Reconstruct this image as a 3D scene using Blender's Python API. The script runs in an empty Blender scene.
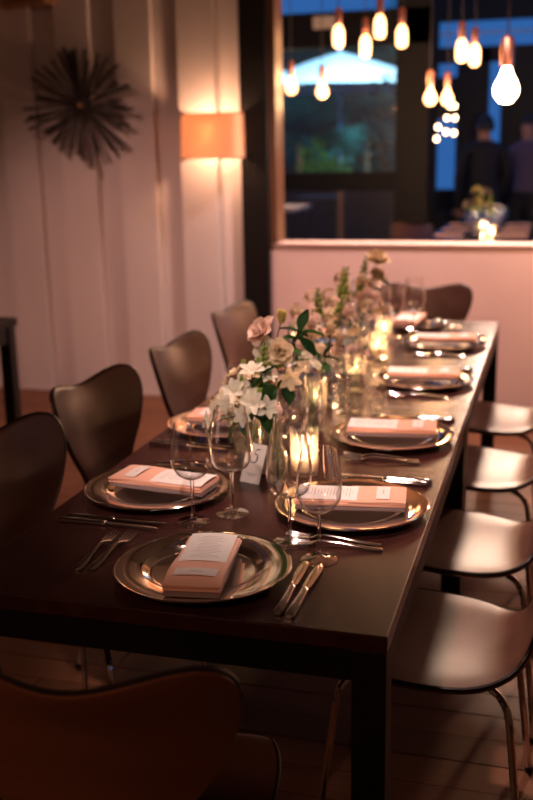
import bpy, bmesh, math, random
from mathutils import Vector, Matrix
R = math.radians
PI = math.pi
random.seed(7)
sc = bpy.context.scene
col = sc.collection

# ------------------------------------------------------------------ camera
CP = Vector((0.65991, -1.53385, 1.54521)); YAW, PIT, ROL, FPX = 0.280892, 0.243996, -0.018145, 1011.38
_fw = Vector((-math.sin(YAW)*math.cos(PIT), math.cos(YAW)*math.cos(PIT), -math.sin(PIT)))
_r = Vector((math.cos(YAW), math.sin(YAW), 0)); _u = _r.cross(_fw)
_r2 = math.cos(ROL)*_r + math.sin(ROL)*_u; _u2 = -math.sin(ROL)*_r + math.cos(ROL)*_u
cd = bpy.data.cameras.new('camera'); cam = bpy.data.objects.new('camera', cd); col.objects.link(cam)
cam.matrix_world = Matrix(((_r2.x, _u2.x, -_fw.x, CP.x), (_r2.y, _u2.y, -_fw.y, CP.y), (_r2.z, _u2.z, -_fw.z, CP.z), (0, 0, 0, 1)))
cd.sensor_width = 36; cd.sensor_fit = 'AUTO'; cd.lens = FPX*36/800
cd.dof.use_dof = True; cd.dof.focus_distance = 2.0; cd.dof.aperture_fstop = 2.6
cd.clip_end = 200
sc.camera = cam
def at(x, y, Y):
    d = _fw + (x-266.5)/FPX*_r2 - (y-400)/FPX*_u2
    return CP + d*((Y-CP.y)/d.y)

# ------------------------------------------------------------------ world, lights, exposure
w = bpy.data.worlds.new('dusk'); sc.world = w; w.use_nodes = True
bg = w.node_tree.nodes['Background']; bg.inputs[0].default_value = (0.045, 0.19, 0.60, 1); bg.inputs[1].default_value = 0.42
sc.view_settings.view_transform = 'Standard'; sc.view_settings.look = 'None'
sc.view_settings.gamma = 1; sc.view_settings.use_curve_mapping = False
sc.view_settings.exposure = 0.55
sc.cycles.max_bounces = 16; sc.cycles.transmission_bounces = 16; sc.cycles.transparent_max_bounces = 48
sc.cycles.glossy_bounces = 6; sc.cycles.diffuse_bounces = 4; sc.cycles.sample_clamp_indirect = 6

def light(name, kind, loc, power, color, size=0.1, target=None, spot=None, blend=0.5, size_y=None):
    d = bpy.data.lights.new(name, kind); o = bpy.data.objects.new(name, d); col.objects.link(o)
    o.location = loc; d.energy = power; d.color = color
    if kind == 'AREA':
        d.size = size
        if size_y: d.shape = 'RECTANGLE'; d.size_y = size_y
    else: d.shadow_soft_size = size
    if kind == 'SPOT': d.spot_size = R(spot or 60); d.spot_blend = blend
    if target is not None:
        o.rotation_euler = (Vector(target)-Vector(loc)).to_track_quat('-Z', 'Y').to_euler()
    return o
WARM = (1.0, 0.62, 0.52)
light('ceiling_spot', 'SPOT', (0.02, 1.15, 2.75), 135, WARM, 0.05, (0.42, 1.12, 0), 54, 0.6)
light('ceiling_spot', 'SPOT', (0.02, 2.45, 2.75), 140, WARM, 0.05, (0.25, 2.35, 0), 62, 0.6)
light('wall_wash_spot', 'SPOT', (0.0, 3.68, 2.9), 225, (1.0, 0.66, 0.60), 0.08, (0.2, 4.45, 0.3), 110, 0.9)
light('wall_wash_spot', 'SPOT', (-2.2, 1.9, 2.85), 150, (1.0, 0.50, 0.40), 0.1, (-1.75, 3.9, 0), 76, 1.0)
light('rear_fill', 'AREA', (-.9, -2.3, 2.9), 18, (1.0, 0.48, 0.26), .8, (-.3, -.6, .5))  # added unseen light, brightens the near chair back and number card
light('centre_fill_spot', 'SPOT', (0.25, -1.3, 2.85), 120, (1.0, 0.74, 0.66), 0.04, (0, .60, .85), 23, 0.8)  # added unseen spot, lifts the number card and flower fronts
light('garden_flood', 'SPOT', (-1.6, 14.0, 4.6), 1700, (0.42, 0.80, 1.0), 0.3, (-3.5, 18.2, 2.7), 90, 0.6)
light('garden_uplight', 'POINT', (-2.9, 13.2, 0.5), 22, (0.75, 1.0, 0.45), 0.2)
light('garden_flood', 'SPOT', (0.5, 12.5, 4.4), 480, (0.16, 0.60, 1.0), 0.3, (-3.0, 15.5, 1.2), 80, 0.6)

# ------------------------------------------------------------------ materials
MATS = {}
def mat(name, base=(.8,.8,.8), rough=.5, metal=0, spec=.5, trans=0, emis=None, estr=0, noise=None, bump=0, bscale=40, coat=0, sheen=0, ior=1.5):
    m = bpy.data.materials.new(name); m.use_nodes = True; n = m.node_tree.nodes; l = m.node_tree.links
    b = n['Principled BSDF']
    b.inputs['Base Color'].default_value = (*base, 1); b.inputs['Roughness'].default_value = rough
    b.inputs['Metallic'].default_value = metal; b.inputs['Specular IOR Level'].default_value = spec
    b.inputs['Transmission Weight'].default_value = trans; b.inputs['IOR'].default_value = ior
    b.inputs['Coat Weight'].default_value = coat; b.inputs['Sheen Weight'].default_value = sheen
    if emis: b.inputs['Emission Color'].default_value = (*emis, 1); b.inputs['Emission Strength'].default_value = estr
    tc = None
    if noise or bump:
        tc = n.new('ShaderNodeTexCoord'); nt = n.new('ShaderNodeTexNoise')
        nt.inputs['Scale'].default_value = bscale; nt.inputs['Detail'].default_value = 4
        l.new(tc.outputs['Object'], nt.inputs['Vector'])
    if noise:   # (colour2, scale tuple)
        c2, scl = noise
        mp = n.new('ShaderNodeMapping'); mp.inputs['Scale'].default_value = scl
        l.new(tc.outputs['Object'], mp.inputs['Vector'])
        nn = n.new('ShaderNodeTexNoise'); nn.inputs['Scale'].default_value = 1; nn.inputs['Detail'].default_value = 6
        l.new(mp.outputs[0], nn.inputs['Vector'])
        oi = n.new('ShaderNodeObjectInfo')
        va = n.new('ShaderNodeVectorMath'); va.operation = 'ADD'
        sm = n.new('ShaderNodeMath'); sm.operation = 'MULTIPLY'; sm.inputs[1].default_value = 37
        l.new(oi.outputs['Random'], sm.inputs[0]); l.new(mp.outputs[0], va.inputs[0]); l.new(sm.outputs[0], va.inputs[1])
        l.new(va.outputs[0], nn.inputs['Vector'])
        cr = n.new('ShaderNodeValToRGB'); cr.color_ramp.elements[0].position = .35; cr.color_ramp.elements[1].position = .68
        cr.color_ramp.elements[0].color = (*base, 1); cr.color_ramp.elements[1].color = (*c2, 1)
        l.new(nn.outputs[0], cr.inputs[0]); l.new(cr.outputs[0], b.inputs['Base Color'])
    if bump:
        bp = n.new('ShaderNodeBump'); bp.inputs['Strength'].default_value = bump; bp.inputs['Distance'].default_value = .0012
        l.new(nt.outputs[0], bp.inputs['Height']); l.new(bp.outputs[0], b.inputs['Normal'])
    MATS[name] = m
    return m
def thin_glass(name, tint=(1,1,1), diffuse=0.0, fac=1.0, dcol=(1,.9,.8)):
    m = bpy.data.materials.new(name); m.use_nodes = True; n = m.node_tree.nodes; l = m.node_tree.links
    n.remove(n['Principled BSDF'])
    t = n.new('ShaderNodeBsdfTransparent'); t.inputs[0].default_value = (*tint, 1)
    g = n.new('ShaderNodeBsdfGlossy'); g.inputs['Roughness'].default_value = 0.02; g.inputs[0].default_value = (1,1,1,1)
    lw = n.new('ShaderNodeLayerWeight'); lw.inputs[0].default_value = .5      # Schlick, the same from both sides
    pw_ = n.new('ShaderNodeMath'); pw_.operation = 'POWER'; pw_.inputs[1].default_value = 3.0; l.new(lw.outputs['Facing'], pw_.inputs[0])
    mu = n.new('ShaderNodeMath'); mu.operation = 'MULTIPLY_ADD'; mu.inputs[1].default_value = .85*fac; mu.inputs[2].default_value = .05*fac; mu.use_clamp = True
    l.new(pw_.outputs[0], mu.inputs[0])
    mx = n.new('ShaderNodeMixShader'); l.new(mu.outputs[0], mx.inputs[0]); l.new(t.outputs[0], mx.inputs[1]); l.new(g.outputs[0], mx.inputs[2])
    out = mx
    if diffuse:
        d = n.new('ShaderNodeBsdfTranslucent'); d.inputs[0].default_value = (*dcol, 1)
        m2 = n.new('ShaderNodeMixShader'); m2.inputs[0].default_value = diffuse
        l.new(mx.outputs[0], m2.inputs[1]); l.new(d.outputs[0], m2.inputs[2]); out = m2
    l.new(out.outputs[0], n['Material Output'].inputs[0]); MATS[name] = m
def translucent(name, c, fac=.5, c2=None):
    m = bpy.data.materials.new(name); m.use_nodes = True; n = m.node_tree.nodes; l = m.node_tree.links
    n.remove(n['Principled BSDF'])
    d = n.new('ShaderNodeBsdfDiffuse'); d.inputs[0].default_value = (*c, 1)
    t = n.new('ShaderNodeBsdfTranslucent'); t.inputs[0].default_value = (*(c2 or c), 1)
    mx = n.new('ShaderNodeMixShader'); mx.inputs[0].default_value = fac
    tc = n.new('ShaderNodeTexCoord'); nt = n.new('ShaderNodeTexNoise'); nt.inputs['Scale'].default_value = 60; nt.inputs['Detail'].default_value = 4
    l.new(tc.outputs['Object'], nt.inputs['Vector'])
    bp = n.new('ShaderNodeBump'); bp.inputs['Strength'].default_value = .25; bp.inputs['Distance'].default_value = .003
    l.new(nt.outputs[0], bp.inputs['Height']); l.new(bp.outputs[0], d.inputs['Normal'])
    l.new(d.outputs[0], mx.inputs[1]); l.new(t.outputs[0], mx.inputs[2]); l.new(mx.outputs[0], n['Material Output'].inputs[0]); MATS[name] = m
def print_mat(name, paper, ink, rows, lo, hi):
    """paper with rows of fine illegible print: object coords, x across, y along the sheet"""
    m = bpy.data.materials.new(name); m.use_nodes = True; n = m.node_tree.nodes; l = m.node_tree.links; b = n['Principled BSDF']
    b.inputs['Roughness'].default_value = .7
    tc = n.new('ShaderNodeTexCoord'); sp = n.new('ShaderNodeSeparateXYZ'); l.new(tc.outputs['Generated'], sp.inputs[0])
    def M(op, a, bb=None):
        q = n.new('ShaderNodeMath'); q.operation = op
        for i, v in enumerate((a, bb)):
            if v is None: continue
            if isinstance(v, (int, float)): q.inputs[i].default_value = v
            else: l.new(v, q.inputs[i])
        return q.outputs[0]
    yy = M('MULTIPLY', sp.outputs[1], rows)
    row = M('FLOOR', yy); fr = M('FRACT', yy)
    on = M('LESS_THAN', M('ABSOLUTE', M('SUBTRACT', fr, .5)), .15)
    wn = n.new('ShaderNodeTexWhiteNoise'); wn.noise_dimensions = '1D'; l.new(row, wn.inputs['W'])
    half = M('ADD', M('MULTIPLY', wn.outputs[0], .22), .12)
    inx = M('LESS_THAN', M('ABSOLUTE', M('SUBTRACT', sp.outputs[0], .5)), half)
    iny = M('MULTIPLY', M('GREATER_THAN', sp.outputs[1], lo), M('LESS_THAN', sp.outputs[1], hi))
    nz = n.new('ShaderNodeTexNoise'); nz.inputs['Scale'].default_value = 60; l.new(tc.outputs['Generated'], nz.inputs['Vector'])
    f = M('MULTIPLY', M('MULTIPLY', on, inx), M('MULTIPLY', iny, M('ADD', nz.outputs[0], .1)))
    mx = n.new('ShaderNodeMix'); mx.data_type = 'RGBA'; l.new(f, mx.inputs[0])
    mx.inputs[6].default_value = (*paper, 1); mx.inputs[7].default_value = (*ink, 1)
    l.new(mx.outputs[2], b.inputs['Base Color']); MATS[name] = m

mat('leather', (.090, .038, .024), .34, spec=.6, noise=((.125, .056, .037), (9, 9, 9)), bump=.15, bscale=260)
mat('shell_back', (.15, .052, .023), .42, noise=((.19, .068, .032), (3, 3, 12)))
mat('piping', (.012, .008, .007), .4)
mat('chrome', (.82, .82, .84), .08, metal=1)
mat('rubber', (.01, .01, .01), .6)
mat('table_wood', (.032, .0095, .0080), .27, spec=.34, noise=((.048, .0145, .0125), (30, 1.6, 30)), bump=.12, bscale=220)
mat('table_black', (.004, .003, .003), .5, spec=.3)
mat('plank_a', (.085, .029, .010), .5, noise=((.155, .055, .019), (2.2, 34, 34)), bump=.3, bscale=90)
mat('plank_b', (.065, .022, .008), .5, noise=((.12, .043, .015), (2.2, 34, 34)), bump=.3, bscale=90)
mat('plank_c', (.105, .037, .013), .5, noise=((.165, .061, .023), (2.2, 34, 34)), bump=.3, bscale=90)
mat('subfloor', (.015, .008, .005), .8)
mat('board_paint', (.58, .53, .52), .6, noise=((.64, .58, .56), (4, 4, 1)), bump=.1, bscale=30)
mat('wall_paint', (.66, .48, .44), .75, noise=((.70, .52, .47), (3, 3, 3)), bump=.15, bscale=60)
mat('dark_paint', (.004, .0032, .0032), .5, spec=.3)
mat('brown_frame', (.10, .045, .024), .35, noise=((.14, .065, .035), (20, 20, 2)))
mat('ceiling_paint', (.04, .026, .02), .8)
mat('room_paint', (.22, .16, .13), .8)
mat('silver', (.84, .76, .67), .07, metal=1)
mat('cutlery_steel', (.78, .76, .74), .12, metal=1)
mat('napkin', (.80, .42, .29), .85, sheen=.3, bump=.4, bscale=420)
mat('napkin_shaded', (.24, .17, .17), .85, bump=.4, bscale=420)  # same cloth as the napkin; shade of the lower fold put into the colour
print_mat('menu_paper', (.80, .74, .70), (.30, .26, .25), 19, .08, .9)
print_mat('tag_paper', (.78, .70, .66), (.25, .2, .19), 3, .3, .7)
mat('card_paper', (.82, .76, .72), .7)
mat('ink', (.02, .02, .025), .6)
mat('ink_grey', (.32, .30, .29), .6)
mat('glass', (1, 1, 1), .0, trans=1, ior=1.5)
thin_glass('thin_glass', fac=1.3)
thin_glass('foot_glass', tint=(.95, .95, .95), fac=1.7)
thin_glass('vase_glass', tint=(.93, .96, .94), fac=1.3, diffuse=.03)
thin_glass('crystal', tint=(1, .97, .94), fac=1.5, diffuse=.16, dcol=(1, .85, .7))
thin_glass('pane_glass', fac=1.0)
mat('water', (1, 1, 1), .0, trans=1, ior=1.33)
mat('wax', (.9, .82, .70), .5, emis=(1, .45, .18), estr=.25)  # faint emission paints in the flame's glow through the wax
mat('flame', (1, .7, .3), .5, emis=(1, .62, .28), estr=30)
mat('wick', (.02, .02, .02), .8)
translucent('petal_white', (.80, .76, .62), .3)
translucent('petal_cream', (.76, .62, .42), .3)
translucent('petal_yellow', (.72, .62, .22), .3)
translucent('petal_blush', (.80, .60, .50), .3)
translucent('bud_green', (.32, .40, .10), .25)
translucent('leaf_green', (.045, .11, .03), .25)
translucent('leaf_dark', (.022, .06, .02), .2)
mat('stem_green', (.07, .13, .03), .6)
translucent('linen_shade', (.78, .62, .48), .42, (.85, .62, .42))
mat('bulb_warm', (1, .6, .3), .5, emis=(1, .48, .19), estr=4.2)
mat('bulb_hot', (1, .8, .6), .5, emis=(1, .72, .46), estr=22)
mat('bulb_small', (1, .8, .6), .5, emis=(1, .62, .34), estr=9)
mat('copper', (.70, .33, .22), .35, metal=1)
mat('cord', (.02, .015, .015), .7)
mat('twig', (.028, .021, .020), .75, noise=((.05, .037, .034), (20, 20, 20)))
mat('brass', (.5, .28, .12), .35, metal=1)
mat('wood_beam', (.20, .095, .05), .6, noise=((.28, .14, .07), (3, 30, 30)))
mat('wood_ceiling', (.22, .11, .065), .6, noise=((.30, .155, .09), (3, 30, 30)))
mat('rope', (.42, .22, .12), .8)
mat('canopy', (.80, .84, .86), .8)
mat('garden_dark', (.010, .022, .020), .9)
mat('hedge', (.012, .05, .035), .8)
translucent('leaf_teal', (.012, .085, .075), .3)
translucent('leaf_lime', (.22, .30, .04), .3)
mat('cloth_blue', (.03, .05, .12), .8)
mat('cloth_dark', (.012, .011, .014), .85)
mat('cloth_mauve', (.10, .07, .12), .8)
mat('skin', (.42, .22, .15), .55)
mat('hair', (.02, .013, .010), .6)
mat('sign_cream', (.65, .55, .42), .6)
mat('beam_white', (.55, .62, .70), .7)
mat('curtain_blue', (.05, .22, .55), .8)
mat('table_cloth', (.75, .62, .50), .8)

# ------------------------------------------------------------------ helpers
class MB:
    def __init__(s): s.v = []; s.f = []
    def add(s, v, f):
        o = len(s.v); s.v += [tuple(p) for p in v]; s.f += [tuple(i+o for i in q) for q in f]; return s
    def box(s, x0, x1, y0, y1, z0, z1):
        return s.add([(x0,y0,z0),(x1,y0,z0),(x1,y1,z0),(x0,y1,z0),(x0,y0,z1),(x1,y0,z1),(x1,y1,z1),(x0,y1,z1)],
                     [(0,3,2,1),(4,5,6,7),(0,1,5,4),(1,2,6,5),(2,3,7,6),(3,0,4,7)])
    def lathe(s, prof, seg=24, c=(0,0,0), rib=0, nrib=0, closed=False):
        vs = []; fs = []; n = len(prof)
        for k in range(seg):
            a = 2*PI*k/seg
            for (r, z) in prof:
                rr = r*(1+rib*math.cos(nrib*a)) if rib else r
                vs.append((c[0]+rr*math.cos(a), c[1]+rr*math.sin(a), c[2]+z))
        for k in range(seg):
            k2 = (k+1) % seg
            for i in range(n if closed else n-1):
                j = (i+1) % n
                fs.append((k*n+i, k2*n+i, k2*n+j, k*n+j))
        return s.add(vs, fs)
    def tube(s, pts, r, seg=8, cap=True):
        pts = [Vector(p) for p in pts]; n = len(pts); rs = r if isinstance(r, (list, tuple)) else [r]*n
        vs = []; fs = []; ref = None
        for i, p in enumerate(pts):
            t = (pts[min(i+1, n-1)]-pts[max(i-1, 0)]).normalized()
            if ref is None: ref = Vector((0,0,1)) if abs(t.z) < .9 else Vector((1,0,0))
            a = t.cross(ref).normalized(); b = a.cross(t).normalized(); ref = b
            for k in range(seg):
                q = 2*PI*k/seg
                vs.append(p+(a*math.cos(q)+b*math.sin(q))*rs[i])
        for i in range(n-1):
            for k in range(seg):
                k2 = (k+1) % seg
                fs.append((i*seg+k, i*seg+k2, (i+1)*seg+k2, (i+1)*seg+k))
        if cap: fs.append(tuple(range(seg))); fs.append(tuple((n-1)*seg+k for k in reversed(range(seg))))
        return s.add(vs, fs)
    def grid(s, P):
        n = len(P); m = len(P[0])
        return s.add([p for row in P for p in row], [(i*m+j, i*m+j+1, (i+1)*m+j+1, (i+1)*m+j) for i in range(n-1) for j in range(m-1)])
    def slab(s, P, Q):
        """closed solid between grids P (front) and Q (back)"""
        n = len(P); m = len(P[0]); o = n*m
        f = [(i*m+j, i*m+j+1, (i+1)*m+j+1, (i+1)*m+j) for i in range(n-1) for j in range(m-1)]
        f += [tuple(o+k for k in reversed(q)) for q in f]
        loop = [j for j in range(m)] + [i*m+m-1 for i in range(1, n)] + [(n-1)*m+j for j in range(m-2, -1, -1)] + [i*m for i in range(n-2, 0, -1)]
        for a, b in zip(loop, loop[1:]+loop[:1]): f.append((b, a, o+a, o+b))
        return s.add([p for r_ in P for p in r_]+[p for r_ in Q for p in r_], f)
    def mesh(s, name, m, smooth=True, bevel=0):
        me = bpy.data.meshes.new(name); me.from_pydata(s.v, [], s.f)
        bm = bmesh.new(); bm.from_mesh(me)
        bmesh.ops.remove_doubles(bm, verts=bm.verts, dist=1e-6)
        if bevel: bmesh.ops.bevel(bm, geom=list(bm.edges), offset=bevel, segments=2, affect='EDGES', profile=.5)
        bmesh.ops.recalc_face_normals(bm, faces=bm.faces)
        if smooth:
            for f in bm.faces: f.smooth = True
            for e in bm.edges:
                if len(e.link_faces) == 2 and e.calc_face_angle(0) > R(38): e.smooth = False
        bm.to_mesh(me); bm.free()
        me.materials.append(MATS[m]); return me
    def build(s, name, m, parent=None, smooth=True, bevel=0):
        return link(name, s.mesh(name, m, smooth, bevel), parent)
def link(name, me, parent=None, loc=None, rot=None, scale=None):
    o = bpy.data.objects.new(name, me); col.objects.link(o)
    if parent: o.parent = parent
    if loc is not None: o.location = loc
    if rot is not None: o.rotation_euler = rot
    if scale is not None: o.scale = scale
    return o
def tag(o, label=None, cat=None, group=None, kind=None):
    if label: o['label'] = label
    if cat: o['category'] = cat
    if group: o['group'] = group
    if kind: o['kind'] = kind
    return o
def thing(name, label, cat, loc=(0,0,0), rz=0, group=None):
    o = link(name, None, None, loc, (0,0,rz)); o.empty_display_size = .05
    return tag(o, label, cat, group)
def copy_tree(o, parent=None):
    c = o.copy(); col.objects.link(c); c.parent = parent
    for ch in list(o.children): copy_tree(ch, c)
    return c
_proto = {}
def inst(key, maker, label, cat, loc, rz=0, group=None, rot=None, scale=None):
    """first call builds the thing, later ones copy it with its parts"""
    if key not in _proto: o = maker(); _proto[key] = o
    else: o = copy_tree(_proto[key])
    o.location = loc; o.rotation_euler = rot or (0, 0, rz)
    o.scale = scale or (1, 1, 1)
    return tag(o, label, cat, group)
def E(name): return link(name, None)
def struct(name, mb, m, smooth=False, bevel=0): return tag(mb.build(name, m, None, smooth, bevel), kind='structure')

# ------------------------------------------------------------------ room shell
YW = 4.454
fl = struct('floor', MB().box(-3.85, 2.55, -3.35, YW+.16, -.12, -.021), 'subfloor')
pw = .118; y = -0.95; i = 0
plank_me = {}
while y < YW:
    x = -3.7 - random.random()*1.4
    w_ = min(pw-.004, YW-y-.002)
    while x < 2.39:
        L = random.choice((1.5, 1.8, 2.1, 2.4)); x1 = min(x+L-.004, 2.395); x0 = max(x, -3.695)
        if x1-x0 > .03 and not (y < -.3 and x1 < -1.0):
            k = random.choice('abc')
            if k not in plank_me: plank_me[k] = MB().box(-.5, .5, -.5, .5, -.02, 0).mesh('plank', 'plank_'+k, False)
            link('plank', plank_me[k], fl, ((x0+x1)/2, y+w_/2, random.uniform(-.0012, 0)), None, (x1-x0, w_, 1))
        x += L
    y += pw
# panelled wall left of the post
wb = struct('wall_back', MB().box(-3.7, -1.19, YW, YW+.16, 0, 3.0), 'board_paint')
edges = [at(px, 130, YW).x for px in (40, 98.5, 159, 219)]
per = (edges[3]-edges[0])/3
bme = MB().box(-.117, .117, -.054, 0, 0.0, 2.99).mesh('board', 'board_paint', False, .003)
e = edges[3]
while e-.234 > -3.7:
    link('board', bme, wb, (e-.117, YW, 0)); e -= per
struct('baseboard_back', MB().box(-3.7, -1.19, YW-.058, YW-.0545, 0, .02), 'board_paint')
tag(fl, kind='structure')
post = struct('trim_1', MB().box(-1.186, -1.02, YW-.05, YW+.16, 0, 3.0), 'dark_paint', bevel=.004)
tb = MB().box(-1.02, -.975, YW-.02, YW+.16, .985, 3.0).build('frame_edge', 'brown_frame', post, False, .003)
wl = struct('wall_low', MB().box(-1.02, 2.4, YW, YW+.16, 0, .972), 'wall_paint')
struct('wall_back_right', MB().box(.86, 2.4, YW, YW+.16, .985, 3.0), 'wall_paint')
struct('trim_2', MB().box(-1.02, 2.4, YW-.015, YW+.175, .972, .985), 'wall_paint', bevel=.003)
struct('ceiling_far', MB().box(-3.7, 4, YW+.16, 7.9, 2.92, 3.02), 'wood_ceiling')
struct('ceiling', MB().box(-3.7, 2.4, -3.2, YW+.16, 3.0, 3.1), 'ceiling_paint')
struct('wall_left', MB().box(-3.85, -3.7, -3.2, YW+.16, -.021, 3.1), 'room_paint')
struct('wall_front', MB().box(-3.85, 2.55, -3.35, -3.2, -.021, 3.1), 'room_paint')
wr = MB().box(2.4, 2.55, -3.2, YW+.16, -.021, .85).box(2.4, 2.55, -3.2, YW+.16, 2.6, 3.1).box(2.4, 2.55, -3.2, -.1, .85, 2.6).box(2.4, 2.55, .75, YW+.16, .85, 2.6)
struct('wall_right', wr, 'room_paint')
wn = MB()
for yy in (-.1, .30, .69): wn.box(2.44, 2.5, yy, yy+.06, .85, 2.6)
wn.box(2.44, 2.5, -.1, .75, .85, .9).box(2.44, 2.5, -.1, .75, 2.55, 2.6)
wf = struct('window_1', wn, 'dark_paint')

# ------------------------------------------------------------------ tables
def make_table(L, W=.84, H=.75):
    t = E('dining_table'); hw = W/2
    MB().box(-hw, hw, 0, L, H-.032, H).build('tabletop', 'table_wood', t, False, .0025)
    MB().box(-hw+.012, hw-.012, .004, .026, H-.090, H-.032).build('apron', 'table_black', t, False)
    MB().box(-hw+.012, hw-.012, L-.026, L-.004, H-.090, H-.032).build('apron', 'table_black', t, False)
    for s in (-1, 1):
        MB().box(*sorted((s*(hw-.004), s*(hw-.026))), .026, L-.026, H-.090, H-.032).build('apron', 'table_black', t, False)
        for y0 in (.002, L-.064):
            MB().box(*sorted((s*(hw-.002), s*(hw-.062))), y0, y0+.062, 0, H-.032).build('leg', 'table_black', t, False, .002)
    return t
t1 = make_table(1.532); tag(t1, 'near dark wooden dining table carrying the table number card', 'table', 'dining tables pushed end to end')
t2 = make_table(1.655); t2.location = (0, 1.536, 0); tag(t2, 'far dark wooden dining table butted against the near one', 'table', 'dining tables pushed end to end')

# ------------------------------------------------------------------ chairs
def catmull(pts, n):
    out = []
    P = [Vector(p) for p in pts]; P = [2*P[0]-P[1]]+P+[2*P[-1]-P[-2]]
    m = len(P)-3
    for i in range(n+1):
        t = i/n*m; k = min(int(t), m-1); f = t-k
        a, b, c, d = P[k:k+4]
        out.append(.5*((2*b)+(c-a)*f+(2*a-5*b+4*c-d)*f*f+(3*b-a-3*c+d)*f**3))
    return out
# columns: y, z, half width, cross-curve (forward for the back, up for the seat)
PROF = [(.205,.440,.135), (.200,.450,.165), (.175,.461,.196), (.10,.462,.222), (.0,.455,.230), (-.10,.452,.212), (-.165,.462,.165),
        (-.205,.492,.128), (-.232,.545,.118), (-.250,.605,.142), (-.268,.675,.188), (-.288,.745,.220), (-.304,.795,.232), (-.314,.825,.228), (-.319,.842,.212), (-.321,.850,.180)]
def chair_surface(n=46, m=15):
    pr = catmull([(p[0], p[1], p[2]) for p in PROF], n)
    G = []
    for i, (y_, z_, w_) in enumerate(pr):
        s = i/n
        back = max(0, min(1, (z_-.47)/.12)); row = []
        for j in range(m):
            u = -1+2*j/(m-1)
            x = w_*u
            lobe = 0
            if z_ > .72: lobe = ((z_-.72)/.128)**2*(-.015*math.cos(u*PI*.95)+.002)
            yy = y_+back*(.30*min(abs(x), .26)**2*4) - .0
            zz = z_+lobe+(1-back)*(.25*x*x)
            row.append(Vector((x, yy, zz)))
        G.append(row)
    return G
def offset(G, d):
    n = len(G); m = len(G[0]); O = []
    for i in range(n):
        row = []
        for j in range(m):
            a = G[min(i+1, n-1)][j]-G[max(i-1, 0)][j]; b = G[i][min(j+1, m-1)]-G[i][max(j-1, 0)]
            nn = b.cross(a).normalized()
            row.append(G[i][j]-nn*d)
        O.append(row)
    return O
def make_chair():
    c = E('shell_chair'); G = chair_surface()
    # normals: b x a must point towards the sitter; check on the seat
    test = offset(G, .01)
    sg = 1 if test[14][7].z < G[14][7].z else -1
    top = offset(G, -.006*sg); mid = offset(G, .007*sg); bot = offset(G, .014*sg)
    # puff the pad: edges thinner than the middle
    n = len(G); m = len(G[0])
    for i in range(n):
        for j in range(m):
            e_ = min(j, m-1-j, i, n-1-i)
            k = (0, .7, .93, 1)[min(e_, 3)]
            top[i][j] = G[i][j].lerp(top[i][j], k)
    kb = 24
    MB().slab(top[:kb+1], mid[:kb+1]).build('seat', 'leather', c)
    MB().slab(top[kb:], mid[kb:]).build('backrest', 'leather', c)
    MB().slab(mid, bot).build('back_shell', 'shell_back', c)
    loop = [G[0][j] for j in range(m)]+[G[i][m-1] for i in range(1, n)]+[G[n-1][j] for j in range(m-2, -1, -1)]+[G[i][0] for i in range(n-2, 0, -1)]
    lm = [mid[0][j] for j in range(m)]+[mid[i][m-1] for i in range(1, n)]+[mid[n-1][j] for j in range(m-2, -1, -1)]+[mid[i][0] for i in range(n-2, 0, -1)]
    pp = [(a+b)/2 for a, b in zip(loop, lm)]
    MB().tube(pp+[pp[0]], .0052, 6, False).build('piping', 'piping', c)
    MB().lathe([(0, .418), (.075, .418), (.08, .424), (.08, .438), (0, .438)], 20).build('bracket', 'chrome', c)
    for sx in (-1, 1):
        for sy in (-1, 1):
            k = [(0.03*sx, .03*sy, .428), (.10*sx, .10*sy, .430), (.150*sx, .148*sy, .428), (.168*sx, .166*sy, .420), (.180*sx, .178*sy, .402), (.186*sx, .185*sy, .37), (.232*sx, .225*sy, .012)]
            lg = MB().tube(catmull(k[:6], 12)+[Vector(k[6])], .0085, 8).build('leg', 'chrome', c)
            MB().tube([(.2325*sx, .2255*sy, .014), (.234*sx, .227*sy, 0)], .0115, 8).build('foot_cap', 'rubber', lg)
    return c
CG = 'dark leather shell chairs around the long table'
LSEAT = [.585, 1.225, 1.88, 2.67]; RSEAT = [.585, 1.18, 1.87, 2.55]
ORD = ['first', 'second', 'third', 'fourth']
def chair(label, x, y, rz): return inst('chair', make_chair, label, 'chair', (x, y, 0), rz, CG)
chair('dark leather shell chair at near table end, seen from behind with copper-brown back', .012, -.108, R(5))
chair('dark leather shell chair at the far end of the table against pink wall', .03, 3.30, R(180))
for k in range(4):
    chair(f'dark leather shell chair on the left side of the table, {ORD[k]} from the camera', (-.415, -.44, -.40, -.44)[k], LSEAT[k], R((-101, -98, -94, -94)[k]))
    chair(f'dark leather shell chair on the right side of the table, {ORD[k]} from the camera', .43+(0, .005, 0, 0)[k], RSEAT[k], R(90+(0, 1, -1, 0)[k]))

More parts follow.
